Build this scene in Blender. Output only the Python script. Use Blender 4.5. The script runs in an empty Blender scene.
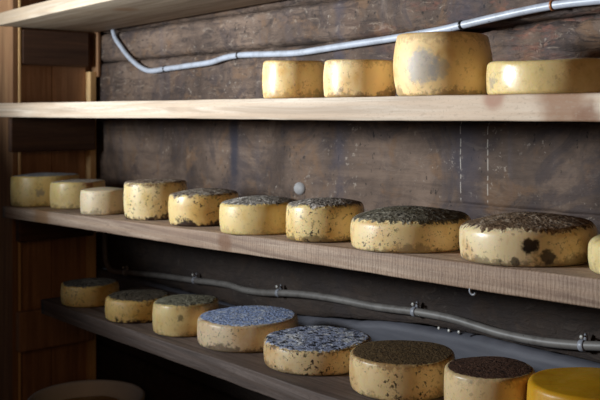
import bpy, bmesh, math, random
from mathutils import Vector, noise

random.seed(4)
S = bpy.context.scene
COL = S.collection

# ------------------------------------------------------------------ helpers
def link(o, parent=None):
    COL.objects.link(o)
    if parent is not None:
        o.parent = parent
    return o

def mesh_obj(name, bm, mat, parent=None, smooth=True):
    bmesh.ops.recalc_face_normals(bm, faces=bm.faces[:])
    me = bpy.data.meshes.new(name)
    bm.to_mesh(me)
    bm.free()
    if smooth:
        for p in me.polygons:
            p.use_smooth = True
    if mat:
        me.materials.append(mat)
    return link(bpy.data.objects.new(name, me), parent)

def empty(name, loc, rot=(0, 0, 0)):
    o = bpy.data.objects.new(name, None)
    o.empty_display_size = 0.05
    o.location = loc
    o.rotation_euler = rot
    return link(o)

def tag(o, label, cat, group=None):
    o['label'] = label
    o['category'] = cat
    if group:
        o['group'] = group
    return o

def structure(o):
    o['kind'] = 'structure'
    return o

def lerp(a, b, t):
    return a + (b - a) * t

def sstep(a, b, x):
    t = max(0.0, min(1.0, (x - a) / (b - a)))
    return t * t * (3 - 2 * t)

def nz(x, y, z):
    return noise.noise(Vector((x, y, z)))

# ------------------------------------------------------------------ shader helpers
class Mat:
    def __init__(self, name, rough=0.6):
        self.m = bpy.data.materials.new(name)
        self.m.use_nodes = True
        self.t = self.m.node_tree
        self.b = self.t.nodes['Principled BSDF']
        self.b.inputs['Roughness'].default_value = rough
        self.tc = self.t.nodes.new('ShaderNodeTexCoord')
        self.obj = self.tc.outputs['Object']

    def put(self, sock, v):
        if isinstance(v, bpy.types.NodeSocket):
            self.t.links.new(v, sock)
        elif v is not None:
            if sock.type == 'RGBA' and len(v) == 3:
                v = (*v, 1)
            sock.default_value = v

    def mapping(self, scale=(1, 1, 1), loc=(0, 0, 0), src=None):
        n = self.t.nodes.new('ShaderNodeMapping')
        self.put(n.inputs['Vector'], src or self.obj)
        n.inputs['Scale'].default_value = scale
        n.inputs['Location'].default_value = loc
        return n.outputs[0]

    def noise(self, scale, detail=4, rough=0.6, vec=None, dist=0.0):
        n = self.t.nodes.new('ShaderNodeTexNoise')
        self.put(n.inputs['Vector'], vec or self.obj)
        n.inputs['Scale'].default_value = scale
        n.inputs['Detail'].default_value = detail
        n.inputs['Roughness'].default_value = rough
        n.inputs['Distortion'].default_value = dist
        return n.outputs[0]

    def voronoi(self, scale, vec=None, feature='F1'):
        n = self.t.nodes.new('ShaderNodeTexVoronoi')
        n.feature = feature
        self.put(n.inputs['Vector'], vec or self.obj)
        n.inputs['Scale'].default_value = scale
        return n.outputs[0]

    def wave(self, scale, dist, detail=3, vec=None, dirn='X', kind='BANDS', dscale=1.0):
        n = self.t.nodes.new('ShaderNodeTexWave')
        n.wave_type = kind
        if kind == 'BANDS':
            n.bands_direction = dirn
        else:
            n.rings_direction = dirn
        self.put(n.inputs['Vector'], vec or self.obj)
        n.inputs['Scale'].default_value = scale
        n.inputs['Distortion'].default_value = dist
        n.inputs['Detail'].default_value = detail
        n.inputs['Detail Scale'].default_value = dscale
        return n.outputs[1]

    def remap(self, v, a, b, c=0.0, d=1.0):
        n = self.t.nodes.new('ShaderNodeMapRange')
        n.interpolation_type = 'SMOOTHSTEP'
        self.put(n.inputs[0], v)
        for i, q in enumerate((a, b, c, d)):
            n.inputs[i + 1].default_value = q
        return n.outputs[0]

    def math(self, op, a, b=0.0):
        n = self.t.nodes.new('ShaderNodeMath')
        n.operation = op
        self.put(n.inputs[0], a)
        self.put(n.inputs[1], b)
        return n.outputs[0]

    def mul(self, a, b):
        return self.math('MULTIPLY', a, b)

    def mix(self, f, a, b, mode='MIX'):
        n = self.t.nodes.new('ShaderNodeMix')
        n.data_type = 'RGBA'
        n.blend_type = mode
        self.put(n.inputs[0], f)
        self.put(n.inputs[6], a)
        self.put(n.inputs[7], b)
        return n.outputs[2]

    def sep(self, vec=None):
        n = self.t.nodes.new('ShaderNodeSeparateXYZ')
        self.put(n.inputs[0], vec or self.obj)
        return n.outputs

    def dist_to(self, p, wob=0.0, wscale=60):
        n = self.t.nodes.new('ShaderNodeVectorMath')
        n.operation = 'DISTANCE'
        self.put(n.inputs[0], self.obj)
        n.inputs[1].default_value = p
        d = n.outputs['Value']
        if wob:
            w = self.math('SUBTRACT', self.noise(wscale, 3), 0.5)
            d = self.math('ADD', d, self.mul(w, wob))
        return d

    def bump(self, h, strength=0.5, dist=0.002):
        n = self.t.nodes.new('ShaderNodeBump')
        n.inputs['Strength'].default_value = strength
        n.inputs['Distance'].default_value = dist
        self.put(n.inputs['Height'], h)
        self.put(self.b.inputs['Normal'], n.outputs[0])

    def color(self, c):
        self.put(self.b.inputs['Base Color'], c)

    def rough(self, r):
        self.put(self.b.inputs['Roughness'], r)

def srgb(r, g, b):
    def f(c):
        c /= 255.0
        return c / 12.92 if c <= 0.04045 else ((c + 0.055) / 1.055) ** 2.4
    return (f(r), f(g), f(b))

# ------------------------------------------------------------------ materials: wood
def wood(name, light, dark, stain, saw=0.0, saw_range=None, knots=(), seed=0.0, axis='X', grain=1.0, rough=0.72, extra=None):
    M = Mat(name, rough)
    sc = {'X': (1.2, 26, 26), 'Z': (26, 26, 1.2), 'Y': (26, 1.2, 26)}[axis]
    v = M.mapping(sc, (seed, seed * 1.7, seed * 0.6))
    g1 = M.noise(1.6, 6, 0.62, v, 0.6)
    g2 = M.noise(6.0, 5, 0.7, v, 0.3)
    soft = M.noise(3.0, 4, 0.6, M.mapping((1, 1, 1), (seed, 0, 0)))
    c = M.mix(M.remap(g1, 0.32, 0.68), dark, light)
    c = M.mix(M.mul(M.remap(g2, 0.45, 0.75), 0.45 * grain), c, dark)
    c = M.mix(M.mul(M.remap(soft, 0.48, 0.72), 0.65), c, stain)
    ring = M.wave(0.9, 7.0, 2, M.mapping({'X': (2.0, 16, 16), 'Z': (16, 16, 2.0), 'Y': (16, 2.0, 16)}[axis], (seed * 2, 0.3, 0.2)), 'Z', dscale=0.6)
    c = M.mix(M.mul(M.remap(ring, 0.55, 0.95), 0.50 * grain), c, stain)
    height = M.math('ADD', M.mul(g2, 0.5), M.mul(g1, 0.5))
    xyz = M.sep()
    if saw:
        w = M.wave(46.0, 5.0, 3, M.mapping((1, 0.25, 0.25)), 'X', dscale=6.0)
        w2 = M.noise(1.0, 3, 0.6, M.mapping((120, 8, 8)))
        s = M.math('ADD', M.mul(w, 0.28), M.mul(w2, 0.72))
        mask = M.remap(s, 0.45, 0.75)
        if saw_range:
            a, b = saw_range
            mask = M.mul(mask, M.mul(M.remap(xyz[0], a - 0.12, a + 0.12), M.remap(xyz[0], b - 0.1, b + 0.1, 1.0, 0.0)))
        c = M.mix(M.mul(mask, saw), c, dark)
        height = M.math('ADD', height, M.mul(s, 0.9))
    for (p, r, col, wob) in knots:
        d = M.dist_to(p, wob, 30)
        c = M.mix(M.remap(d, r * 0.35, r, 0.8, 0.0), c, col)
    pores = M.remap(M.noise(1.0, 3, 0.6, M.mapping({'X': (70, 240, 240), 'Z': (240, 240, 70), 'Y': (240, 70, 240)}[axis])), 0.56, 0.66)
    c = M.mix(M.mul(pores, 0.40), c, dark)
    speck = M.remap(M.noise(260, 2, 0.5), 0.62, 0.70)
    c = M.mix(M.mul(speck, 0.5), c, dark)
    M.color(c)
    M.bump(height, 0.5, 0.003)
    return M.m

# ------------------------------------------------------------------ materials: cheese
def rind_mat(idx, col, warm, speck=0.3, speck_col=(0.035, 0.018, 0.010), bottom=0.0, top=0.0, top_col=(0.05, 0.03, 0.02), H=0.07,
             spots=(), rough=0.36, grey=0.25, red=()):
    M = Mat('cheese_rind_%d' % idx, rough)
    off = (idx * 3.17, idx * 1.31, idx * 0.77)
    v = M.mapping((1, 1, 1), off)
    xyz = M.sep()
    col = tuple(lerp(a_, b_, 0.3 if grey > 0.1 else 0.0) for a_, b_ in zip(col, (0.98, 0.73, 0.36)))
    patch = M.noise(14, 4, 0.6, v)
    streak = M.noise(1.0, 4, 0.6, M.mapping((45, 45, 14), off))
    c = M.mix(M.remap(patch, 0.45, 0.75, 0.0, 0.75), col, warm)
    c = M.mix(M.mul(M.remap(streak, 0.55, 0.75), 0.3), c, warm)
    bloom = M.noise(24, 5, 0.7, v)
    c = M.mix(M.mul(M.remap(bloom, 0.5, 0.72), grey), c, (0.76, 0.62, 0.38))
    # stains near the foot and the shoulder
    edge_n = M.noise(60, 4, 0.65, v)
    wide = M.noise(18, 3, 0.6, M.mapping((1, 1, 1), (off[0] + 5, off[1], off[2])))
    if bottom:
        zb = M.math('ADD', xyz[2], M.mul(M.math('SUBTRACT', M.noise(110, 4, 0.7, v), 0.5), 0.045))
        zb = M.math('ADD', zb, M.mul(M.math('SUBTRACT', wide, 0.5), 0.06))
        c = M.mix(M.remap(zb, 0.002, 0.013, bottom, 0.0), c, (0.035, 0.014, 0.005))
    if top:
        zt = M.math('ADD', xyz[2], M.mul(M.math('SUBTRACT', M.noise(110, 4, 0.7, v), 0.5), 0.06))
        zt = M.math('ADD', zt, M.mul(M.math('SUBTRACT', wide, 0.5), 0.03))
        c = M.mix(M.remap(zt, H * 0.80, H * 0.96, 0.0, top), c, top_col)
    if speck:
        n1 = M.noise(135, 3, 0.6, v)
        n2 = M.noise(330, 1, 0.5, v)
        m = M.noise(26, 3, 0.6, M.mapping((1, 1, 1), (off[0], off[1] + 7, off[2])))
        mask = M.remap(m, 0.40, 0.62)
        thr = M.math('ADD', M.remap(n1, 0.575, 0.61), M.mul(M.remap(n2, 0.66, 0.70), 0.6))
        thr = M.math('MINIMUM', thr, 1.0)
        c = M.mix(M.mul(M.mul(thr, mask), speck), c, speck_col)
    for (p, r, k, wob, sc) in spots:
        c = M.mix(M.remap(M.dist_to(p, wob * 2.4, 100), r * 0.6, r, k, 0.0), c, sc)
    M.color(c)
    M.rough(M.remap(bloom, 0.3, 0.7, rough - 0.06, rough + 0.18))
    M.bump(M.math('ADD', M.mul(bloom, 0.6), M.mul(M.noise(190, 3, 0.6, v), 0.25)), 0.35, 0.002)
    b = M.b
    b.inputs['Subsurface Weight'].default_value = 0.22
    b.inputs['Subsurface Radius'].default_value = (1.0, 0.36, 0.09)
    b.inputs['Subsurface Scale'].default_value = 0.008
    b.inputs['Specular IOR Level'].default_value = 0.5
    return M.m

def crust_mat(idx, dark, mid, light, ratio=0.5, scale=115, tint=None, light_amt=0.7, skin=(0.6, 0.45, 0.22), fade=0.84):
    M = Mat('mold_crust_%d' % idx, 0.85)
    off = (idx * 2.3, idx * 0.9, 0)
    v = M.mapping((1, 1, 1), off)
    a = M.noise(scale, 3, 0.6, v, 0.8)
    b2 = M.noise(scale * 0.38, 4, 0.7, v, 1.2)
    big = M.noise(16, 3, 0.6, v)
    mid = tuple(min(1, q * 2.1) for q in mid)
    light = tuple(min(1, q * 2.0) for q in light)
    c = M.mix(M.remap(a, ratio - 0.11, ratio - 0.01), dark, mid)
    c = M.mix(M.mul(M.remap(b2, 0.50, 0.60), light_amt), c, light)
    c = M.mix(M.mul(M.remap(M.noise(scale * 1.5, 2, 0.5, v), 0.58, 0.65), 0.8), c, dark)
    if tint:
        c = M.mix(M.mul(M.remap(big, 0.42, 0.62), 0.7), c, tint)
    at = M.t.nodes.new('ShaderNodeAttribute')
    at.attribute_name = 'rim'
    worn = M.math('ADD', M.remap(at.outputs['Fac'], fade, 1.0, 0.0, 0.64), M.mul(M.math('SUBTRACT', M.noise(scale * 0.6, 4, 0.7, v), 0.5), 1.7))
    c = M.mix(M.remap(worn, 0.42, 0.56), c, skin)
    M.color(c)
    M.bump(M.math('ADD', a, M.mul(b2, 0.8)), 1.0, 0.005)
    M.b.inputs['Specular IOR Level'].default_value = 0.3
    return M.m

# ------------------------------------------------------------------ geometry: cheese wheel
def profile(r, H, rc_b, rc_t, bulge, dome):
    pts = [(0, 0), (r * 0.35, 0), (r * 0.7, 0)]
    Hs = H - dome
    for i in range(7):
        a = -math.pi / 2 + i / 6 * math.pi / 2
        pts.append((r - rc_b + rc_b * math.cos(a), rc_b + rc_b * math.sin(a)))
    n = 10
    for i in range(1, n):
        pts.append((r, lerp(rc_b, Hs - rc_t, i / n)))
    for i in range(9):
        a = i / 8 * math.pi / 2
        pts.append((r - rc_t + rc_t * math.cos(a), Hs - rc_t + rc_t * math.sin(a)))
    ri = r - rc_t
    for i in range(1, 13):
        q = ri * (1 - i / 12)
        pts.append((q, Hs + dome * (1 - (q / ri) ** 2)))
    out = []
    for (q, z) in pts:
        k = max(0, 1 - ((z - Hs / 2) / (Hs / 2)) ** 2) if z < Hs else 0
        out.append((q + (bulge * k - bulge * 0.5) * (q / r), z))
    return out

def warp(p, seed, amp, r):
    q = math.hypot(p.x, p.y)
    n = nz(p.x * 9 + seed, p.y * 9, p.z * 7) * amp + nz(p.x * 34 + seed, p.y * 34, p.z * 30) * amp * 0.3
    if q > 1e-6:
        k = q / r
        p = Vector((p.x * (1 + n * k / max(q, 1e-6)), p.y * (1 + n * k / max(q, 1e-6)), p.z))
    if p.z > 0.02:
        p.z += (nz(p.x * 11, p.y * 11, seed) * 1.3) * amp * sstep(0.02, 0.05, p.z)
    return p

def cheese(loc, r, H, mat, label, group, crust=None, slope=0.0, rc_b=0.005, rc_t=0.006, bulge=0.003, dome=0.006, seed=0.0,
           amp=0.0022, reach=0.012, ragged=0.012, thick=0.0007, spin=None):
    root = empty('cheese_wheel', loc, (0, -slope, 0))
    tag(root, label, 'cheese', group)
    prof = profile(r, H, rc_b, rc_t, bulge, dome)
    NS = 88
    bm = bmesh.new()
    rings = []
    for j, (q, z) in enumerate(prof):
        if q < 1e-6:
            rings.append([bm.verts.new(warp(Vector((0, 0, z)), seed, amp, r))])
        else:
            rings.append([bm.verts.new(warp(Vector((q * math.cos(2 * math.pi * i / NS), q * math.sin(2 * math.pi * i / NS), z)), seed, amp, r)) for i in range(NS)])
    for a, b in zip(rings, rings[1:]):
        for i in range(NS):
            k = (i + 1) % NS
            if len(a) == 1:
                bm.faces.new((a[0], b[k], b[i]))
            elif len(b) == 1:
                bm.faces.new((a[i], a[k], b[0]))
            else:
                bm.faces.new((a[i], a[k], b[k], b[i]))
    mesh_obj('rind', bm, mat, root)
    if crust:
        # thin uneven crust that hugs the top and runs raggedly over the shoulder
        rev = prof[::-1]
        acc = [0.0]
        for (a, b) in zip(rev, rev[1:]):
            acc.append(acc[-1] + math.hypot(b[0] - a[0], b[1] - a[1]))
        def at(s):
            for k in range(len(acc) - 1):
                if s <= acc[k + 1]:
                    t = (s - acc[k]) / max(1e-9, acc[k + 1] - acc[k])
                    a, b = rev[k], rev[k + 1]
                    d = Vector((b[0] - a[0], b[1] - a[1])).normalized()
                    return lerp(a[0], b[0], t), lerp(a[1], b[1], t), Vector((-d.y, d.x))
            return rev[-1][0], rev[-1][1], Vector((0, 1))
        s_sh = next(acc[k] for k, p in enumerate(rev) if p[0] >= r - rc_t - bulge)
        NA, NR = 240, 34
        bm = bmesh.new()
        rr = []
        for j in range(NR + 1):
            ring = []
            for i in range(NA):
                th = 2 * math.pi * i / NA
                cx, sx = math.cos(th), math.sin(th)
                e = nz(cx * 2.2 + seed, sx * 2.2, 3.1) * 0.8 + nz(cx * 9 + seed, sx * 9, 1.7) * 0.3 + nz(cx * 24, sx * 24 + seed, 0.4) * 0.5 + nz(cx * 60, sx * 60 + seed, 0.9) * 0.4
                smax = s_sh + rc_t * 1.0 + reach * 0.5 + ragged * e
                smax = max(s_sh * 0.9, min(acc[-1] * 0.75, smax))
                u = (j / NR) ** 0.72
                s = smax * u
                q, z, nrm = at(s)
                edge = sstep(0, 0.10, 1 - u)
                o = thick * edge - 0.0004 * (1 - edge) + edge * thick * 0.8 * nz(q * cx * 160 + seed, q * sx * 160, z * 160)
                p = warp(Vector((q * cx, q * sx, z)), seed, amp, r)
                p += Vector((abs(nrm.x) * cx, abs(nrm.x) * sx, abs(nrm.y))) * o
                ring.append(p)
            rr.append(ring)
        vr = []
        for j, ring in enumerate(rr):
            if j == 0:
                vr.append([bm.verts.new(ring[0])])
            else:
                vr.append([bm.verts.new(p) for p in ring])
        for a, b in zip(vr, vr[1:]):
            for i in range(NA):
                k = (i + 1) % NA
                if len(a) == 1:
                    bm.faces.new((a[0], b[i], b[k]))
                else:
                    bm.faces.new((a[i], b[i], b[k], a[k]))
        co_ = mesh_obj('mold_crust', bm, crust, root)
        at_ = co_.data.attributes.new('rim', 'FLOAT', 'POINT')
        vals = [0.0] + [((j / NR) ** 0.72) for j in range(1, NR + 1) for i in range(NA)]
        at_.data.foreach_set('value', vals)
    return root

# ------------------------------------------------------------------ geometry: boards, tubes
def section(y0, y1, z0, z1, b, n=3, ny=6):
    """Rounded rectangle in the YZ plane, as a closed loop."""
    pts = []
    for (cy, cz, a0) in ((y0 + b, z0 + b, math.pi), (y1 - b, z0 + b, 1.5 * math.pi), (y1 - b, z1 - b, 0), (y0 + b, z1 - b, 0.5 * math.pi)):
        for i in range(n + 1):
            a = a0 + i / n * math.pi / 2
            pts.append((cy + b * math.cos(a), cz + b * math.sin(a)))
    return pts

def board(name, x0, x1, y0, y1, ztop, thick, mat, parent=None, bevel=0.003, nx=110, amp=0.0015, seed=0.0, end_skew=0.0):
    bm = bmesh.new()
    rings = []
    for i in range(nx + 1):
        t = i / nx
        x = lerp(x0, x1, t)
        zt = ztop(x)
        ring = []
        for (y, z) in section(y0, y1, zt - thick(x), zt, bevel):
            dy = nz(x * 2.3 + seed, z * 6, 1.0) * amp * 1.6 + nz(x * 13 + seed, z * 14, 5.0) * amp * 0.5
            dz = nz(x * 2.0 + seed, y * 3, 9.0) * amp + nz(x * 17 + seed, y * 2, 4.0) * amp * 0.35
            if z > zt - 0.004:
                dz = -abs(dz) * (1 if y < y0 + 0.02 else 0)
            ring.append(bm.verts.new((x + end_skew * (y - y0) * (1 - t), y + (dy if y < y0 + 0.02 else 0), z + dz)))
        rings.append(ring)
    for a, b in zip(rings, rings[1:]):
        n = len(a)
        for i in range(n):
            bm.faces.new((a[i], a[(i + 1) % n], b[(i + 1) % n], b[i]))
    bm.faces.new(rings[0])
    bm.faces.new(rings[-1][::-1])
    o = mesh_obj(name, bm, mat, parent)
    for p in o.data.polygons:
        if len(p.vertices) > 4:
            p.use_smooth = False
    return o

def box(name, lo, hi, mat, parent=None, bevel=0.003, cuts=0, amp=0.0, seed=0.0):
    bm = bmesh.new()
    bmesh.ops.create_cube(bm, size=1.0)
    for v in bm.verts:
        v.co = Vector([lerp(lo[k], hi[k], v.co[k] + 0.5) for k in range(3)])
    bmesh.ops.bevel(bm, geom=bm.edges[:], offset=bevel, segments=2, affect='EDGES', profile=0.5)
    if cuts:
        bmesh.ops.subdivide_edges(bm, edges=[e for e in bm.edges if e.calc_length() > bevel * 4], cuts=cuts, use_grid_fill=True)
        for v in bm.verts:
            v.co += Vector((nz(v.co.x * 7 + seed, v.co.y * 7, v.co.z * 7), nz(v.co.x * 7, v.co.y * 7 + seed, v.co.z * 7 + 4), 0)) * amp
    return mesh_obj(name, bm, mat, parent, smooth=False)

def spline(pts, per=10):
    P = [Vector(p) for p in pts]
    P = [P[0] * 2 - P[1]] + P + [P[-1] * 2 - P[-2]]
    out = []
    for i in range(1, len(P) - 2):
        for k in range(per):
            t = k / per
            a, b, c, d = P[i - 1], P[i], P[i + 1], P[i + 2]
            out.append(0.5 * ((2 * b) + (c - a) * t + (2 * a - 5 * b + 4 * c - d) * t * t + (3 * b - a - 3 * c + d) * t ** 3))
    out.append(P[-2])
    return out

def tube(bm, path, rad, seg=14, caps=True):
    rings = []
    n = len(path)
    up = Vector((0, 1, 0.01))
    for i, p in enumerate(path):
        d = (path[min(i + 1, n - 1)] - path[max(i - 1, 0)]).normalized()
        a = (up - d * up.dot(d)).normalized()
        b = d.cross(a)
        rr = rad(i) if callable(rad) else rad
        rings.append([bm.verts.new(p + (a * math.cos(2 * math.pi * k / seg) + b * math.sin(2 * math.pi * k / seg)) * rr) for k in range(seg)])
    for a, b in zip(rings, rings[1:]):
        for k in range(seg):
            bm.faces.new((a[k], a[(k + 1) % seg], b[(k + 1) % seg], b[k]))
    if caps:
        bm.faces.new(rings[0][::-1])
        bm.faces.new(rings[-1])

# ------------------------------------------------------------------ setting: wall, floor
WY = 1.47
FLOOR = -1.06

def wall_mat():
    M = Mat('old_wall_timber', 0.82)
    xyz = M.sep()
    v = M.mapping((1, 1, 1))
    g = M.noise(1.0, 6, 0.66, M.mapping((2.2, 20, 22)), 0.8)
    g2 = M.noise(1.0, 5, 0.7, M.mapping((9, 60, 70)), 0.5)
    big = M.noise(3.2, 5, 0.62, v, 0.5)
    mid = M.noise(11, 5, 0.65, v, 0.6)
    vert = M.noise(1.0, 4, 0.6, M.mapping((16, 3, 1.8)), 0.3)
    base = M.mix(M.remap(big, 0.34, 0.66), srgb(62, 49, 42), srgb(120, 100, 86))
    base = M.mix(M.mul(M.remap(g, 0.42, 0.66), 0.55), base, srgb(70, 56, 48))
    base = M.mix(M.mul(M.remap(mid, 0.52, 0.66), 0.6), base, srgb(112, 84, 60))
    mot = M.noise(6.5, 5, 0.7, M.mapping((1, 1, 1), (4, 1, 9)), 1.2)
    base = M.mix(M.remap(mot, 0.50, 0.62, 0.0, 0.6), base, srgb(58, 50, 52))
    base = M.mix(M.remap(mot, 0.30, 0.42, 0.35, 0.0), base, srgb(142, 124, 108))
    base = M.mix(M.mul(M.remap(vert, 0.52, 0.70), 0.4), base, srgb(82, 74, 76))
    hew = M.noise(1.0, 5, 0.72, M.mapping((13, 30, 44), (2, 0, 1)), 1.6)
    zone = M.remap(M.math('ABSOLUTE', M.math('ADD', xyz[2], 0.10)), 0.08, 0.13, 0.22, 1.0)
    base = M.mix(M.mul(M.remap(hew, 0.50, 0.64, 0.0, 0.7), zone), base, srgb(50, 41, 38))
    hew2 = M.noise(1.0, 5, 0.72, M.mapping((15, 30, 38), (7, 3, 1)), 1.6)
    base = M.mix(M.mul(M.remap(hew2, 0.56, 0.70, 0.0, 0.45), zone), base, srgb(164, 148, 132))
    # pale flaking and scratches
    fl = M.mul(M.remap(M.noise(75, 4, 0.7, v), 0.60, 0.68), M.remap(M.noise(7, 3, 0.6, v), 0.48, 0.62))
    base = M.mix(M.mul(fl, 0.5), base, srgb(176, 164, 150))
    dk = M.mul(M.remap(M.noise(85, 3, 0.6, M.mapping((1, 1, 0.6), (3, 0, 0))), 0.62, 0.68), M.remap(M.noise(9, 3, 0.6, M.mapping((1, 1, 1), (6, 2, 0))), 0.45, 0.6))
    base = M.mix(M.mul(dk, 0.85), base, srgb(30, 24, 22))
    # reddish weathered zone of the upper planks
    red = M.mul(M.remap(xyz[2], 0.09, 0.15), M.remap(M.noise(9, 4, 0.7, M.mapping((1, 1, 2.5), (1, 0, 4))), 0.48, 0.64))
    red = M.mul(red, M.remap(xyz[0], -1.7, -1.0))
    base = M.mix(M.mul(red, 0.6), base, srgb(138, 84, 66))
    # dark bluish run-down stain
    d = M.math('ABSOLUTE', M.math('ADD', xyz[0], 2.055))
    d = M.math('ADD', d, M.mul(M.math('SUBTRACT', M.noise(22, 3, 0.6, v), 0.5), 0.03))
    st = M.mul(M.remap(d, 0.006, 0.03, 1.0, 0.0), M.mul(M.remap(xyz[2], -0.25, -0.15), M.remap(xyz[2], 0.0, 0.02, 1.0, 0.0)))
    base = M.mix(M.mul(st, 0.8), base, srgb(46, 46, 58))
    for cx, w in ((-1.62, 0.03), (-1.22, 0.05), (-0.86, 0.045)):
        d = M.math('ABSOLUTE', M.math('SUBTRACT', xyz[0], cx))
        d = M.math('ADD', d, M.mul(M.math('SUBTRACT', M.noise(18, 3, 0.6, v), 0.5), 0.09))
        base = M.mix(M.remap(d, 0.0, w, 0.5, 0.0), base, srgb(66, 62, 72))
    # two chalked dashed lines
    zz = M.mul(xyz[2], 60)
    dash = M.remap(M.noise(1.0, 2, 0.5, M.mapping((0, 0, 55))), 0.42, 0.52)
    for cx in (-1.238, -1.167):
        d = M.math('ABSOLUTE', M.math('SUBTRACT', xyz[0], cx))
        line = M.mul(M.remap(d, 0.0007, 0.0018, 1.0, 0.0), dash)
        line = M.mul(line, M.mul(M.remap(xyz[2], -0.185, -0.175), M.remap(xyz[2], 0.0, 0.01, 1.0, 0.0)))
        base = M.mix(M.mul(line, 0.5), base, srgb(205, 196, 184))
    low = M.remap(M.math('ADD', xyz[2], M.mul(M.math('SUBTRACT', M.noise(5, 4, 0.6, v), 0.5), 0.05)), -0.30, -0.24, 0.75, 0.0)  # shade beneath the middle shelf, painted into the lower wall's colour
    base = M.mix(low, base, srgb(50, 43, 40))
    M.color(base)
    M.bump(M.math('ADD', M.math('ADD', M.math('ADD', M.mul(g2, 0.5), M.mul(M.mul(hew2, zone), 1.3)), M.mul(mid, 0.8)), M.mul(g, 0.7)), 0.75, 0.006)
    M.b.inputs['Specular IOR Level'].default_value = 0.35
    return M.m

def plank_strip(bm, x0, x1, zlo, zhi, yf, depth, rough_amp, seed, nx=300, nzv=26, ease=0.010, groove=None):
    """One wide wall timber: front face with rounded, chipped long edges."""
    rows = []
    for i in range(nx + 1):
        x = lerp(x0, x1, i / nx)
        a = zlo(x) + 0.0025 + 0.004 * nz(x * 7 + seed, 0, 2) + 0.003 * nz(x * 31, seed, 2)
        b = zhi(x) - 0.0025 + 0.004 * nz(x * 7 + seed, 5, 2) + 0.003 * nz(x * 31, seed, 8)
        col = [bm.verts.new((x, yf + depth, a))]
        for j in range(nzv + 1):
            u = j / nzv
            z = lerp(a, b, u)
            e = min(z - a, b - z)
            y = yf + ease * (1 - sstep(0, 0.010, e))
            ra = rough_amp(x, z)
            y += ra * (nz(x * 4 + seed, z * 9, 0) * 0.5 + nz(x * 14 + seed, z * 26, 3) * 0.35 + nz(x * 40, z * 60 + seed, 3) * 0.2) + ra * 0.5
            if groove:
                y += groove(x, z)
            col.append(bm.verts.new((x, y, z)))
        col.append(bm.verts.new((x, yf + depth, b)))
        rows.append(col)
    for a, b in zip(rows, rows[1:]):
        for j in range(len(a) - 1):
            bm.faces.new((a[j], b[j], b[j + 1], a[j + 1]))

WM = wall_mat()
X0, X1 = -2.93, 0.6
bm = bmesh.new()
c = lambda v: (lambda x: v)
seam2 = lambda x: 0.182 + 0.010 * sstep(-1.3, -0.9, x)
band_top = lambda x: lerp(-0.535, -0.457, sstep(-2.05, -1.2, x)) + 0.002 * nz(x * 6, 1, 1)
rough_u = lambda x, z: 0.004 + 0.014 * sstep(-1.8, -1.0, x)
rough_m = lambda x, z: 0.004
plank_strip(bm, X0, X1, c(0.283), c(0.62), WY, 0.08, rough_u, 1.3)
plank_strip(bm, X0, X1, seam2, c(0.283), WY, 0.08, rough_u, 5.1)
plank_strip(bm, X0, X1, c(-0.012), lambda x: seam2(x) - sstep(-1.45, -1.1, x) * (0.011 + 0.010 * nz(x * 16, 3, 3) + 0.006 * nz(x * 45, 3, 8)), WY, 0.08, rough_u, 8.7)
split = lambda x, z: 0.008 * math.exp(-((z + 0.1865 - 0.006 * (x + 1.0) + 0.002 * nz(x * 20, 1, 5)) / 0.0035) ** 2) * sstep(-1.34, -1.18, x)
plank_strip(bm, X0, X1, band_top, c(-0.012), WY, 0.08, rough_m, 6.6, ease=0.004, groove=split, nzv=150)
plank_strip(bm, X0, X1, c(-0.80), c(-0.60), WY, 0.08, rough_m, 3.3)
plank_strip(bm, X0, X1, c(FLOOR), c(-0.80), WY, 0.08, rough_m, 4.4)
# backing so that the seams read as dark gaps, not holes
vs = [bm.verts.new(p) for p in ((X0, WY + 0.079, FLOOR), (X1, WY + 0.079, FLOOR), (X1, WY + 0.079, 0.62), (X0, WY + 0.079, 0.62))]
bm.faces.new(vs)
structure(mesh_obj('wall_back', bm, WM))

M = Mat('grey_washed_plank', 0.7)
n1 = M.noise(1.0, 5, 0.6, M.mapping((3, 20, 26)))
n2 = M.noise(8, 4, 0.6)
col = M.mix(M.remap(n1, 0.35, 0.7), srgb(78, 79, 88), srgb(102, 102, 110))
col = M.mix(M.mul(M.remap(n2, 0.5, 0.7), 0.5), col, srgb(82, 80, 86))
M.color(col)
M.bump(n1, 0.3, 0.002)
bm = bmesh.new()
plank_strip(bm, X0, X1, c(-0.62), band_top, WY - 0.004, 0.03, lambda x, z: 0.002, 7.7)
structure(mesh_obj('trim_1', bm, M.m))

M = Mat('earth_floor', 0.9)
n1 = M.noise(6, 6, 0.65)
M.color(M.mix(n1, srgb(52, 44, 38), srgb(92, 80, 68)))
M.bump(n1, 0.4, 0.01)
bm = bmesh.new()
vs = [bm.verts.new(p) for p in ((-3.4, -1.6, FLOOR), (1.0, -1.6, FLOOR), (1.0, 1.55, FLOOR), (-3.4, 1.55, FLOOR))]
lo = [bm.verts.new((v.co.x, v.co.y, FLOOR - 0.05)) for v in vs]
bm.faces.new(vs)
bm.faces.new(lo[::-1])
for i in range(4):
    bm.faces.new((vs[i], lo[i], lo[(i + 1) % 4], vs[(i + 1) % 4]))
structure(mesh_obj('floor', bm, M.m, smooth=False))

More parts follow.
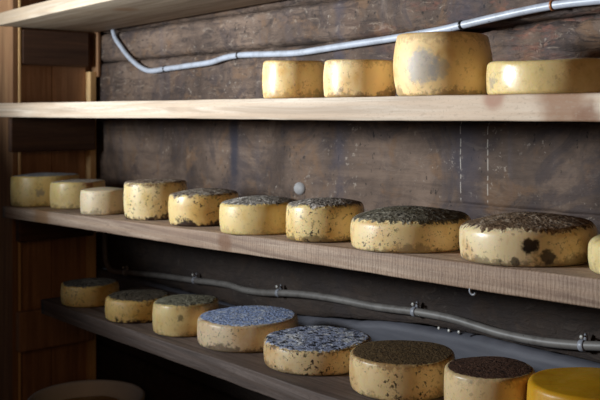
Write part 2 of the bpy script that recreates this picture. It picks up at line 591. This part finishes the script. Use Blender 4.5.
# ------------------------------------------------------------------ shelf boards
W_top = wood('spruce_upper', srgb(196, 180, 158), srgb(150, 132, 112), srgb(172, 150, 124), seed=1.0,
             knots=[((-2.22, 1.22, 0.29), 0.05, srgb(150, 112, 76), 0.03)])
W_1 = wood('spruce_pale', srgb(224, 208, 188), srgb(168, 146, 124), srgb(200, 174, 148), seed=3.7,
           knots=[((-0.74, 1.1, 0.02), 0.06, srgb(140, 96, 62), 0.03), ((-0.70, 1.1, -0.005), 0.03, srgb(128, 84, 54), 0.02),
                  ((-0.86, 1.1, 0.03), 0.03, srgb(160, 112, 88), 0.02)])
W_2 = wood('spruce_sawn', srgb(196, 172, 150), srgb(124, 100, 84), srgb(164, 136, 114), seed=6.1, saw=0.55, saw_range=(-1.72, -0.80),
           knots=[((-1.57, 1.1, -0.27), 0.035, srgb(120, 84, 58), 0.03), ((-2.5, 1.1, -0.30), 0.08, srgb(150, 112, 74), 0.05)])
W_3 = wood('spruce_grey', srgb(136, 120, 112), srgb(76, 63, 57), srgb(98, 80, 70), seed=9.4)

G = 'shelf boards of the cheese rack'
z0t = lambda x: lerp(0.327, 0.346, (x + 2.81) / 2.13)
z1t = lambda x: lerp(0.038, 0.031, (x + 2.81) / 2.13)
z2t = lambda x: lerp(-0.285, -0.2235, (x + 2.70) / 2.02)
z3t = lambda x: lerp(-0.536, -0.511, (x + 2.385) / 1.5)
SL1 = math.atan((0.031 - 0.038) / 2.13)
SL2 = math.atan((0.285 - 0.2235) / 2.02)
SL3 = math.atan(0.025 / 1.5)
YB = 1.448
tag(board('shelf_board', -2.843, 0.45, 1.10, YB, z0t, c(0.041), W_top, seed=1), 'pale wooden shelf board highest in the rack, seen from below', 'shelf', G)
tag(board('shelf_board', -2.843, 0.45, 1.10, YB, z1t, lambda x: lerp(0.045, 0.041, (x + 2.81) / 2.13), W_1, seed=2), 'pale eye-level shelf board carrying four clean cheeses in front of the white cable', 'shelf', G)
tag(board('shelf_board', -2.785, 0.45, 1.10, YB, z2t, lambda x: lerp(0.036, 0.041, (x + 2.7) / 2.02), W_2, amp=0.002, seed=3), 'middle shelf board with saw-marked front edge carrying the long row of mouldy cheeses', 'shelf', G)
s3 = board('shelf_board', -2.50, 0.45, 1.10, YB, z3t, c(0.042), W_3, amp=0.002, seed=4)
tag(s3, 'dark grey-brown lowest shelf board carrying the blue-topped cheese', 'shelf', G)
box('support_batten', (-2.48, 1.40, -0.63), (0.4, 1.449, -0.584), W_3, s3, bevel=0.003)

# ------------------------------------------------------------------ side frame at the left end
W_post = wood('larch_post', srgb(174, 132, 92), srgb(126, 90, 60), srgb(150, 108, 74), seed=12.0, axis='Z')
W_edge = wood('larch_edge', srgb(246, 212, 156), srgb(214, 170, 112), srgb(232, 190, 130), seed=14.0, axis='Z')
W_pan = wood('dark_panel', srgb(192, 150, 114), srgb(140, 104, 76), srgb(166, 126, 94), seed=16.0, axis='Z')
W_cleat = wood('dark_cleat', srgb(104, 72, 50), srgb(66, 44, 32), srgb(84, 58, 42), seed=18.0, axis='Y')
fr = empty('side_frame', (-2.87, 1.30, FLOOR))
tag(fr, 'reddish-brown timber end frame closing the left end of the rack', 'rack frame')
def fbox(name, lo, hi, mat, **k):
    o = box(name, lo, hi, mat, fr, **k)
    for v in o.data.vertices:
        v.co -= Vector(fr.location)
    return o
ZT = 0.62
structure(box('wall_left', (-3.05, 1.1775, FLOOR), (-2.9055, 1.50, ZT), W_pan, bevel=0.002))
fbox('post', (-3.12, 1.158, FLOOR), (-2.853, 1.1765, ZT), W_post, bevel=0.002)['label'] = 'wide front post board'
fbox('post', (-2.875, 1.1775, FLOOR), (-2.850, 1.186, ZT), W_edge, bevel=0.002)['label'] = 'pale front edge strip'
fbox('post', (-2.90, 1.432, FLOOR), (-2.850, 1.456, 0.150), W_edge, bevel=0.003)['label'] = 'thin pale back post'
fbox('slat', (-2.90, 1.4565, 0.132), (-2.842, 1.4690, ZT), W_post, bevel=0.003)
fbox('side_plank', (-2.905, 1.187, FLOOR), (-2.880, 1.305, ZT), W_pan, bevel=0.003)
fbox('side_plank', (-2.905, 1.307, FLOOR), (-2.880, 1.4315, ZT), W_pan, bevel=0.003)
fbox('cleat', (-2.8795, 1.1875, 0.166), (-2.8495, 1.430, 0.284), W_cleat, bevel=0.006)
fbox('cleat', (-2.849, 1.140, -0.120), (-2.822, 1.440, -0.0085), W_cleat, bevel=0.005)
fbox('cleat', (-2.849, 1.165, -0.412), (-2.815, 1.430, -0.325), W_cleat, bevel=0.005)
fbox('cleat', (-2.849, 1.165, -0.770), (-2.815, 1.430, -0.640), W_pan, bevel=0.006)

# ------------------------------------------------------------------ cheeses
pal_yel, pal_cream, pal_white = srgb(226, 190, 118), srgb(232, 208, 160), srgb(228, 216, 196)
warm_or, warm_ye = srgb(214, 160, 74), srgb(210, 164, 78)
to_cam = lambda x, y: math.atan2(-y, -x)
def on_side(x, y, r, dang, z):
    a = to_cam(x, y) + math.radians(dang)
    return (r * math.cos(a), r * math.sin(a), z)

G1, G2, G3 = 'cheeses on the eye-level shelf', 'cheeses on the middle shelf', 'cheeses on the lowest shelf'
BK, BR = (0.020, 0.017, 0.016), (0.045, 0.025, 0.014)

# eye-level shelf
def c1(i, x, y, r, H, label, rind, **k):
    m = rind_mat(i, H=H, **rind)
    return cheese((x, y, z1t(x) + 0.0003), r, H, m, label, G1, slope=SL1, seed=i * 1.9, **k)
c1(1, -1.463, 1.203, 0.067, 0.079, 'small clean cream cheese, leftmost on the eye-level shelf under the white cable',
   dict(col=srgb(236, 206, 148), warm=srgb(222, 170, 84), speck=0.35, speck_col=srgb(120, 66, 24), bottom=0.4, top=0.35, top_col=srgb(120, 80, 36)), rc_t=0.005, rc_b=0.005, dome=0.001, bulge=0.003)
c1(2, -1.260, 1.202, 0.0695, 0.0725, 'low cream cheese with faint brown flecks, between the leftmost cheese and the tall grey-patched one',
   dict(col=srgb(240, 214, 164), warm=srgb(220, 166, 78), speck=0.45, speck_col=srgb(110, 60, 24), bottom=0.6, top=0.35, top_col=srgb(120, 80, 36)), rc_t=0.005, rc_b=0.005, dome=0.001, bulge=0.003)
sp = [(on_side(-1.067, 1.219, 0.084, -24, 0.050), 0.036, 0.62, 0.014, srgb(142, 146, 156)), (on_side(-1.067, 1.219, 0.084, -4, 0.046), 0.022, 0.5, 0.012, srgb(150, 148, 146))]
c1(3, -1.067, 1.219, 0.083, 0.110, 'tallest cheese, barrel-sided with a blue-grey mould patch, on the eye-level shelf',
   dict(col=srgb(228, 196, 140), warm=srgb(206, 150, 74), speck=0.3, speck_col=srgb(90, 54, 26), bottom=0.5, top=0.4, top_col=srgb(120, 78, 40), spots=sp, grey=0.15, rough=0.5), rc_t=0.004, rc_b=0.006, dome=0.001, bulge=0.008)
c1(4, -0.845, 1.235, 0.107, 0.0535, 'broad flat olive-yellow waxy cheese at the right end of the eye-level shelf',
   dict(col=srgb(206, 184, 126), warm=srgb(186, 152, 84), speck=0.3, speck_col=srgb(96, 70, 34), bottom=0.2, grey=0.35, rough=0.26,
        spots=[(on_side(-0.845, 1.235, 0.107, -62, 0.022), 0.014, 0.5, 0.02, srgb(110, 110, 120))]), rc_t=0.006, rc_b=0.005, dome=0.001, bulge=0.002)

# middle shelf
def c2(i, x, y, r, H, label, rind, cr=None, **k):
    m = rind_mat(10 + i, H=H, **rind)
    cm = crust_mat(10 + i, skin=rind['col'], **cr) if cr else None
    return cheese((x, y, z2t(x) + 0.0003), r, H, m, label, G2, crust=cm, slope=SL2, seed=20 + i * 2.3, **k)
c2(1, -2.722, 1.213, 0.106, 0.100, 'large yellow cheese with smooth blue-grey top, leftmost on the middle shelf by the post',
   dict(col=srgb(206, 180, 104), warm=srgb(184, 146, 66), speck=0.3, bottom=0.5, spots=[(on_side(-2.722, 1.213, 0.106, -8, 0.045), 0.016, 0.5, 0.02, srgb(92, 96, 104))]),
   dict(dark=srgb(84, 84, 84), mid=srgb(112, 114, 116), light=srgb(140, 142, 146), ratio=0.4, light_amt=0.5), reach=0.002, ragged=0.006)
c2(2, -2.526, 1.230, 0.081, 0.085, 'yellow cheese with dull grey top and a reddish rim stain, second on the middle shelf',
   dict(col=srgb(206, 184, 122), warm=srgb(190, 156, 80), speck=0.25, bottom=0.5, spots=[(on_side(-2.526, 1.230, 0.078, 22, 0.075), 0.018, 0.7, 0.02, srgb(140, 62, 34))]),
   dict(dark=srgb(96, 86, 76), mid=srgb(130, 120, 108), light=srgb(156, 150, 142), ratio=0.42, light_amt=0.5), reach=0.0005, ragged=0.006)
c2(3, -2.250, 1.175, 0.064, 0.072, 'whitish plain cheese without a mouldy top, third on the middle shelf',
   dict(col=srgb(222, 208, 184), warm=srgb(208, 184, 138), speck=0.25, bottom=0.5, grey=0.4), None, dome=0.005, bulge=0.002)
c2(4, -2.015, 1.198, 0.080, 0.099, 'tall pale cheese with brown-speckled rim and dirty foot, fourth on the middle shelf',
   dict(col=srgb(234, 214, 164), warm=srgb(214, 176, 96), speck=0.9, speck_col=(0.06, 0.03, 0.012), bottom=1.0, top=0.85, top_col=srgb(96, 62, 34)),
   dict(dark=srgb(44, 34, 28), mid=srgb(104, 88, 74), light=srgb(150, 138, 124), ratio=0.48), reach=0.004, ragged=0.010)
c2(5, -1.789, 1.195, 0.082, 0.081, 'yellow cheese spotted all over its side, grey-brown top, fifth on the middle shelf',
   dict(col=srgb(228, 200, 136), warm=srgb(208, 160, 78), speck=0.9, bottom=1.0, top=0.85, top_col=srgb(84, 54, 28)),
   dict(dark=srgb(40, 32, 26), mid=srgb(104, 92, 80), light=srgb(150, 142, 130), ratio=0.5), reach=0.006, ragged=0.012, rc_t=0.007, dome=0.008)
c2(6, -1.539, 1.172, 0.086, 0.074, 'low yellow cheese with clean side and black-flecked grey top, just left of the shaggy-topped one',
   dict(col=srgb(226, 198, 132), warm=srgb(212, 160, 70), speck=0.25, bottom=0.3, top=0.3, top_col=srgb(90, 66, 34)),
   dict(dark=srgb(28, 26, 26), mid=srgb(110, 104, 96), light=srgb(172, 166, 158), ratio=0.47), reach=0.004, ragged=0.006, rc_t=0.007, dome=0.010)
c2(7, -1.333, 1.177, 0.0765, 0.079, 'yellow cheese with dark flecks and shaggy grey top, left of the mossy one',
   dict(col=srgb(230, 204, 142), warm=srgb(210, 162, 76), speck=0.95, bottom=0.7, top=0.45),
   dict(dark=srgb(30, 26, 24), mid=srgb(100, 92, 84), light=srgb(166, 158, 150), ratio=0.47), reach=0.006, ragged=0.012, rc_t=0.008, dome=0.009)
c2(8, -1.121, 1.196, 0.108, 0.070, 'broad cheese with thick dark grey mossy mould top, eighth on the middle shelf',
   dict(col=srgb(230, 204, 150), warm=srgb(208, 152, 76), speck=0.8, bottom=0.5, top=0.7, top_col=srgb(84, 58, 32)),
   dict(dark=srgb(36, 33, 28), mid=srgb(88, 82, 70), light=srgb(140, 134, 120), ratio=0.5, tint=srgb(84, 76, 56)), reach=0.006, ragged=0.012, rc_t=0.013, dome=0.014, thick=0.0012)
sp = [(on_side(-0.875, 1.201, 0.106, 2, 0.032), 0.0155, 1.0, 0.008, srgb(24, 14, 8)), (on_side(-0.875, 1.201, 0.106, 16, 0.015), 0.0135, 0.9, 0.008, srgb(34, 20, 10)),
      (on_side(-0.875, 1.201, 0.106, -10, 0.008), 0.008, 0.8, 0.008, srgb(34, 20, 10))]
c2(9, -0.876, 1.206, 0.1075, 0.070, 'broad brown-topped cheese with two large dark spots on its side, ninth on the middle shelf',
   dict(col=srgb(224, 204, 164), warm=srgb(196, 142, 72), speck=0.6, bottom=0.6, top=0.8, top_col=srgb(92, 66, 40), spots=sp),
   dict(dark=srgb(48, 34, 24), mid=srgb(104, 86, 68), light=srgb(150, 136, 120), ratio=0.49, tint=srgb(104, 78, 52)), reach=0.008, ragged=0.014, rc_t=0.013, dome=0.012, thick=0.001)
c2(10, -0.667, 1.197, 0.078, 0.056, 'pale yellow cheese cut off by the right edge, last on the middle shelf',
   dict(col=srgb(214, 200, 142), warm=srgb(196, 164, 92), speck=0.3, bottom=0.3, top=0.3), None, rc_t=0.014)

# lowest shelf
def c3(i, x, y, r, H, label, rind, cr=None, **k):
    m = rind_mat(30 + i, H=H, **{a: b for a, b in rind.items() if a != 'skin'})
    cm = crust_mat(30 + i, skin=rind.get('skin', rind['col']), **cr) if cr else None
    return cheese((x, y, z3t(x) + 0.0003), r, H, m, label, G3, crust=cm, slope=SL3, seed=50 + i * 2.9, **k)
c3(1, -2.360, 1.186, 0.081, 0.064, 'yellow cheese with dark grey top, leftmost on the lowest shelf',
   dict(col=srgb(214, 180, 96), warm=srgb(190, 146, 60), speck=0.6, bottom=0.2, top=0.3),
   dict(dark=srgb(40, 38, 34), mid=srgb(78, 74, 66), light=srgb(104, 100, 92), ratio=0.5), reach=0.003, ragged=0.008)
c3(2, -2.089, 1.188, 0.085, 0.064, 'yellow cheese with blackish top and dark stained foot, second on the lowest shelf',
   dict(col=srgb(212, 172, 88), warm=srgb(192, 146, 60), speck=0.5, bottom=1.0, top=0.5),
   dict(dark=srgb(34, 30, 24), mid=srgb(70, 62, 50), light=srgb(96, 88, 76), ratio=0.5), reach=0.0, ragged=0.008, rc_t=0.008)
c3(3, -1.875, 1.199, 0.080, 0.079, 'cream cheese with greenish-grey top and a small dark smudge, third on the lowest shelf',
   dict(col=srgb(226, 200, 138), warm=srgb(204, 150, 66), speck=0.2, bottom=0.5, top=0.3, spots=[(on_side(-1.875, 1.199, 0.080, -10, 0.045), 0.009, 0.7, 0.008, srgb(90, 78, 48))]),
   dict(dark=srgb(50, 48, 40), mid=srgb(92, 88, 72), light=srgb(126, 122, 106), ratio=0.46), reach=0.002, ragged=0.006)
c3(4, -1.681, 1.243, 0.116, 0.064, 'broad white-sided cheese with powdery blue mould top on the lowest shelf',
   dict(col=srgb(232, 212, 186), warm=srgb(214, 170, 110), speck=0.6, bottom=0.7, top=0.2, grey=0.35),
   dict(dark=srgb(52, 62, 86), mid=srgb(122, 136, 168), light=srgb(186, 196, 216), ratio=0.43), reach=0.002, ragged=0.007, dome=0.004)
c3(5, -1.432, 1.243, 0.113, 0.055, 'broad flecked cheese with black and blue-white mould top, right of the blue-topped one',
   dict(col=srgb(230, 206, 164), warm=srgb(206, 146, 68), speck=1.0, bottom=0.5, top=0.75, top_col=srgb(40, 26, 16)),
   dict(dark=srgb(22, 24, 30), mid=srgb(118, 124, 144), light=srgb(196, 202, 218), ratio=0.51, scale=80), reach=0.004, ragged=0.010, dome=0.004)
c3(6, -1.188, 1.243, 0.099, 0.071, 'broad cheese with brown crusted top and flecked side on the lowest shelf',
   dict(col=srgb(228, 200, 148), warm=srgb(206, 146, 72), speck=0.95, bottom=0.5, top=0.6, top_col=srgb(130, 88, 44), skin=srgb(134, 94, 50)),
   dict(dark=srgb(48, 36, 24), mid=srgb(72, 56, 34), light=srgb(100, 80, 52), ratio=0.47, light_amt=0.3, scale=150), reach=0.0005, ragged=0.005, dome=0.004, thick=0.0003)
c3(7, -0.972, 1.232, 0.077, 0.085, 'small cream cheese with dark reddish-brown top, between the broad brown-topped and the all-yellow cheese',
   dict(col=srgb(224, 196, 150), warm=srgb(206, 156, 88), speck=0.3, bottom=0.5, top=0.3, skin=srgb(120, 84, 54)),
   dict(dark=srgb(36, 22, 16), mid=srgb(60, 40, 29), light=srgb(84, 60, 46), ratio=0.47, light_amt=0.3, scale=150), reach=-0.001, ragged=0.004, dome=0.003, thick=0.0003)
c3(8, -0.795, 1.262, 0.098, 0.092, 'smooth golden-yellow cheese without mould at the right end of the lowest shelf',
   dict(col=srgb(216, 162, 34), warm=srgb(196, 136, 22), speck=0.12, bottom=0.2, grey=0.05, top=0.15, top_col=srgb(150, 96, 20)), None, rc_t=0.008, dome=0.004)

# ------------------------------------------------------------------ cables and clips
def plastic(name, col, dirt, rough=0.4):
    M = Mat(name, rough)
    n = M.noise(30, 4, 0.6)
    n2 = M.noise(140, 2, 0.5)
    cc = M.mix(M.remap(n, 0.42, 0.72, 0, 0.7), col, dirt)
    M.color(M.mix(M.remap(n2, 0.66, 0.72, 0, 0.6), cc, (0.05, 0.045, 0.04)))
    M.bump(n, 0.15, 0.001)
    return M.m
P_white = plastic('white_cable_sheath', srgb(172, 178, 190), srgb(140, 143, 150))
P_grey = plastic('grey_cable_sheath', srgb(120, 116, 112), srgb(82, 77, 73), 0.5)
P_black = plastic('black_strap', srgb(26, 26, 28), srgb(44, 40, 38))
P_clip = plastic('grey_clip', srgb(150, 153, 162), srgb(104, 104, 108))
METAL = Mat('nail_metal', 0.35)
METAL.color(srgb(200, 198, 192))
METAL.b.inputs['Metallic'].default_value = 0.15

CY = 1.4585
up = [(-2.735, CY, 0.60), (-2.735, CY, 0.42), (-2.734, CY, 0.287), (-2.672, CY, 0.222), (-2.592, CY, 0.172), (-2.503, CY, 0.141), (-2.40, CY, 0.142), (-2.286, CY, 0.146),
      (-2.154, CY, 0.151), (-2.079, CY, 0.161), (-1.993, CY, 0.1645), (-1.852, CY, 0.160), (-1.75, CY, 0.158), (-1.599, CY, 0.165), (-1.416, CY, 0.173),
      (-1.283, CY, 0.181), (-1.215, CY, 0.188), (-1.077, CY, 0.202), (-0.986, CY, 0.208), (-0.903, CY, 0.208), (-0.806, CY, 0.206), (-0.4, CY, 0.20), (0.4, CY, 0.21)]
bm = bmesh.new()
path_u = spline(up)
tube(bm, path_u, 0.0082)
cab_u = mesh_obj('cable', bm, P_white)
tag(cab_u, 'white plastic-sheathed cable sagging along the wall above the eye-level shelf', 'cable', 'cables on the wall')
lw = [(-2.795, CY, -0.30), (-2.795, CY, -0.40), (-2.791, CY, -0.462), (-2.780, CY, -0.505), (-2.735, CY, -0.526), (-2.62, CY, -0.517), (-2.43, CY, -0.500), (-2.232, CY, -0.487), (-2.079, CY, -0.476),
      (-1.984, CY, -0.478), (-1.895, CY, -0.472), (-1.818, CY, -0.461), (-1.711, CY, -0.450), (-1.599, CY, -0.444), (-1.48, CY, -0.441), (-1.344, CY, -0.431),
      (-1.242, CY, -0.429), (-1.125, CY, -0.436), (-1.031, CY, -0.434), (-0.954, CY, -0.426), (-0.903, CY, -0.418), (-0.806, CY, -0.404), (-0.4, CY, -0.40), (0.4, CY, -0.41)]
bm = bmesh.new()
path_l = spline(lw)
tube(bm, path_l, 0.0088)
cab_l = mesh_obj('cable', bm, P_grey)
tag(cab_l, 'dull grey cable clipped along the wall above the lowest shelf', 'cable', 'cables on the wall')

def clip(path, x, rad, mat, parent, w, nail=True):
    i = min(range(len(path)), key=lambda k: abs(path[k].x - x) + (10 if path[k].z > 0.3 else 0))
    p = path[i]
    d = (path[i + 1] - path[i - 1]).normalized()
    bm = bmesh.new()
    tube(bm, [p - d * w, p - d * w * 0.6, p + d * w * 0.6, p + d * w], lambda k: rad * (1.16 if k in (0, 3) else 1.26))
    o = mesh_obj('clip', bm, mat, parent)
    if nail:
        # side lug with its nail head, standing above the cable
        b2 = bmesh.new()
        q = p + Vector((0.004, 0, 0))
        tube(b2, [q + Vector((0, 0.004, rad * 0.6)), q + Vector((0, 0.004, rad * 1.6)), q + Vector((0.001, 0.002, rad * 2.5))], lambda k: (0.0045, 0.0042, 0.003)[k], 8)
        mesh_obj('lug', b2, mat, o)
        b3 = bmesh.new()
        q2 = q + Vector((0.001, 0.006, rad * 2.1))
        tube(b3, [q2, q2 + Vector((0, -0.016, 0)), q2 + Vector((0, -0.0165, 0)), q2 + Vector((0, -0.019, 0))], lambda k: (0.0016, 0.0016, 0.0042, 0.0038)[k], 10)
        mesh_obj('nail', b3, METAL.m, o)
    return o
for x in (-2.402, -2.01, -1.225):
    clip(path_u, x, 0.0082, P_black, cab_u, 0.003, nail=False)
clip(path_u, -1.006, 0.0082, plastic('brown_clip', srgb(150, 92, 50), srgb(110, 66, 36)), cab_u, 0.0025, nail=False)['label'] = 'rusty brown clip'
for x in (-2.647, -2.24, -1.833, -1.355, -0.937):
    clip(path_l, x, 0.0088, P_clip, cab_l, 0.0055)

# three nail heads under the lower cable
for x, z, lab in ((-1.283, -0.456, 'small bright nail under the grey cable, left of three'), (-1.255, -0.456, 'small bright nail under the grey cable, middle of three'),
                  (-1.228, -0.454, 'small bright nail under the grey cable, right of three')):
    bm = bmesh.new()
    tube(bm, [Vector((x, 1.476, z)), Vector((x, 1.455, z + 0.002)), Vector((x, 1.4545, z + 0.002)), Vector((x, 1.453, z + 0.0022))], lambda k: (0.0016, 0.0016, 0.0036, 0.0032)[k], 10)
    tag(mesh_obj('nail', bm, METAL.m), lab, 'nail', 'nails under the grey cable')

# little pale hook under the middle shelf edge
hx = -0.905
hz = z2t(hx) - 0.0395
bm = bmesh.new()
tube(bm, spline([(hx - 0.004, 1.108, hz + 0.012), (hx - 0.004, 1.1035, hz + 0.001), (hx - 0.003, 1.102, hz - 0.006), (hx + 0.001, 1.102, hz - 0.0095), (hx + 0.006, 1.102, hz - 0.0085), (hx + 0.0075, 1.102, hz - 0.006)], 5), 0.0019, 8)
tag(mesh_obj('hook', bm, P_clip), 'tiny pale wire hook under the saw-marked middle shelf edge', 'hook')

# pale plug on the wall behind the middle row
bm = bmesh.new()
rings = []
for k in range(9):
    a = k / 8 * math.pi / 2
    rr, yy = 0.0165 * math.cos(a), -0.017 * math.sin(a)
    rings.append([bm.verts.new((rr * math.cos(t * math.pi / 10) * (1 + 0.06 * nz(t, 1, 1)), yy, rr * 0.92 * math.sin(t * math.pi / 10))) for t in range(20)] if k < 8 else [bm.verts.new((0, yy, 0))])
for a, b in zip(rings, rings[1:]):
    for i in range(20):
        j = (i + 1) % 20
        bm.faces.new((a[i], a[j], b[j], b[i]) if len(b) > 1 else (a[i], a[j], b[0]))
bm.faces.new(rings[0][::-1])
pl = mesh_obj('wall_plug', bm, plastic('pale_plug', srgb(160, 158, 158), srgb(130, 127, 125), 0.6))
pl.location = (-1.768, 1.4745, -0.188)
pl.scale = (1.35, 0.7, 1.1)
tag(pl, 'small pale round plug on the wall behind the black-flecked cheese', 'wall plug')

# ------------------------------------------------------------------ white crate with a cheese, bottom left
M = Mat('white_crate_plastic', 0.5)
n = M.noise(9, 4, 0.6)
M.color(M.mix(n, srgb(234, 238, 244), srgb(210, 214, 220)))
tx, ty, tz = -2.468, 1.229, -0.838
bm = bmesh.new()
loops = []
for (rr, z) in ((0.135, FLOOR), (0.140, FLOOR + 0.006), (0.164, tz - 0.02), (0.171, tz - 0.018), (0.172, tz - 0.004), (0.168, tz), (0.163, tz - 0.002), (0.160, tz - 0.012), (0.137, FLOOR + 0.012), (0.130, FLOOR + 0.008)):
    loops.append([bm.verts.new((rr * math.cos(2 * math.pi * i / 64), rr * math.sin(2 * math.pi * i / 64), z - FLOOR)) for i in range(64)])
for a, b in zip(loops, loops[1:]):
    for i in range(64):
        j = (i + 1) % 64
        bm.faces.new((a[i], a[j], b[j], b[i]))
bm.faces.new(loops[0][::-1])
bm.faces.new(loops[-1])
tub = mesh_obj('tub', bm, M.m)
tub.location = (tx, ty, FLOOR)
tag(tub, 'white plastic tub at the lower left, standing beneath the lowest shelf', 'tub')
cheese((tx, ty, FLOOR + 0.0085), 0.112, 0.187, rind_mat(50, col=srgb(206, 150, 60), warm=srgb(182, 120, 40), speck=0.2, H=0.187), 'orange-brown cheese lying inside the white tub', None, None, seed=70, dome=0.006)

# ------------------------------------------------------------------ light
def area(name, loc, target, sx, sy, power, col, spread=180):
    L = bpy.data.lights.new(name, 'AREA')
    L.shape = 'RECTANGLE'
    L.size, L.size_y = sx, sy
    L.energy = power
    L.color = col
    L.spread = math.radians(spread)
    o = bpy.data.objects.new(name, L)
    o.location = loc
    o.rotation_euler = (Vector(target) - Vector(loc)).to_track_quat('-Z', 'Z').to_euler()
    return link(o)
AZ, EL = math.radians(56), math.radians(32)
WL = Vector((-2.60, -0.62, 0.25))
area('window_daylight', WL, WL + Vector((math.cos(AZ) * math.cos(EL), math.sin(AZ) * math.cos(EL), math.sin(EL))), 0.34, 0.45, 92, (0.89, 0.955, 1.0), 120)
area('far_lamp', (1.0, -0.9, 0.6), (-1.4, 1.2, 0.0), 1.2, 1.2, 6.5, (1.0, 0.52, 0.20))

W = bpy.data.worlds.new('dim_room')
S.world = W
W.use_nodes = True
bg = W.node_tree.nodes['Background']
bg.inputs[0].default_value = (0.80, 0.86, 1.0, 1)
bg.inputs[1].default_value = 0.022

# ------------------------------------------------------------------ camera
cam = bpy.data.cameras.new('camera')
cam.sensor_width = 36
cam.lens = 54
cam.shift_y = -85 / 600
cam.clip_start = 0.01
cam.dof.use_dof = True
cam.dof.focus_distance = 1.62
cam.dof.aperture_fstop = 7.5
co = bpy.data.objects.new('camera', cam)
link(co)
co.location = (0, 0, 0)
k = math.hypot(0.768, 0.640)
co.rotation_euler = Vector((-0.768 / k, 0.640 / k, 0)).to_track_quat('-Z', 'Y').to_euler()
S.camera = co

S.view_settings.view_transform = 'Standard'
S.view_settings.look = 'None'
S.view_settings.gamma = 1
S.view_settings.exposure = -0.1
S.view_settings.use_curve_mapping = False
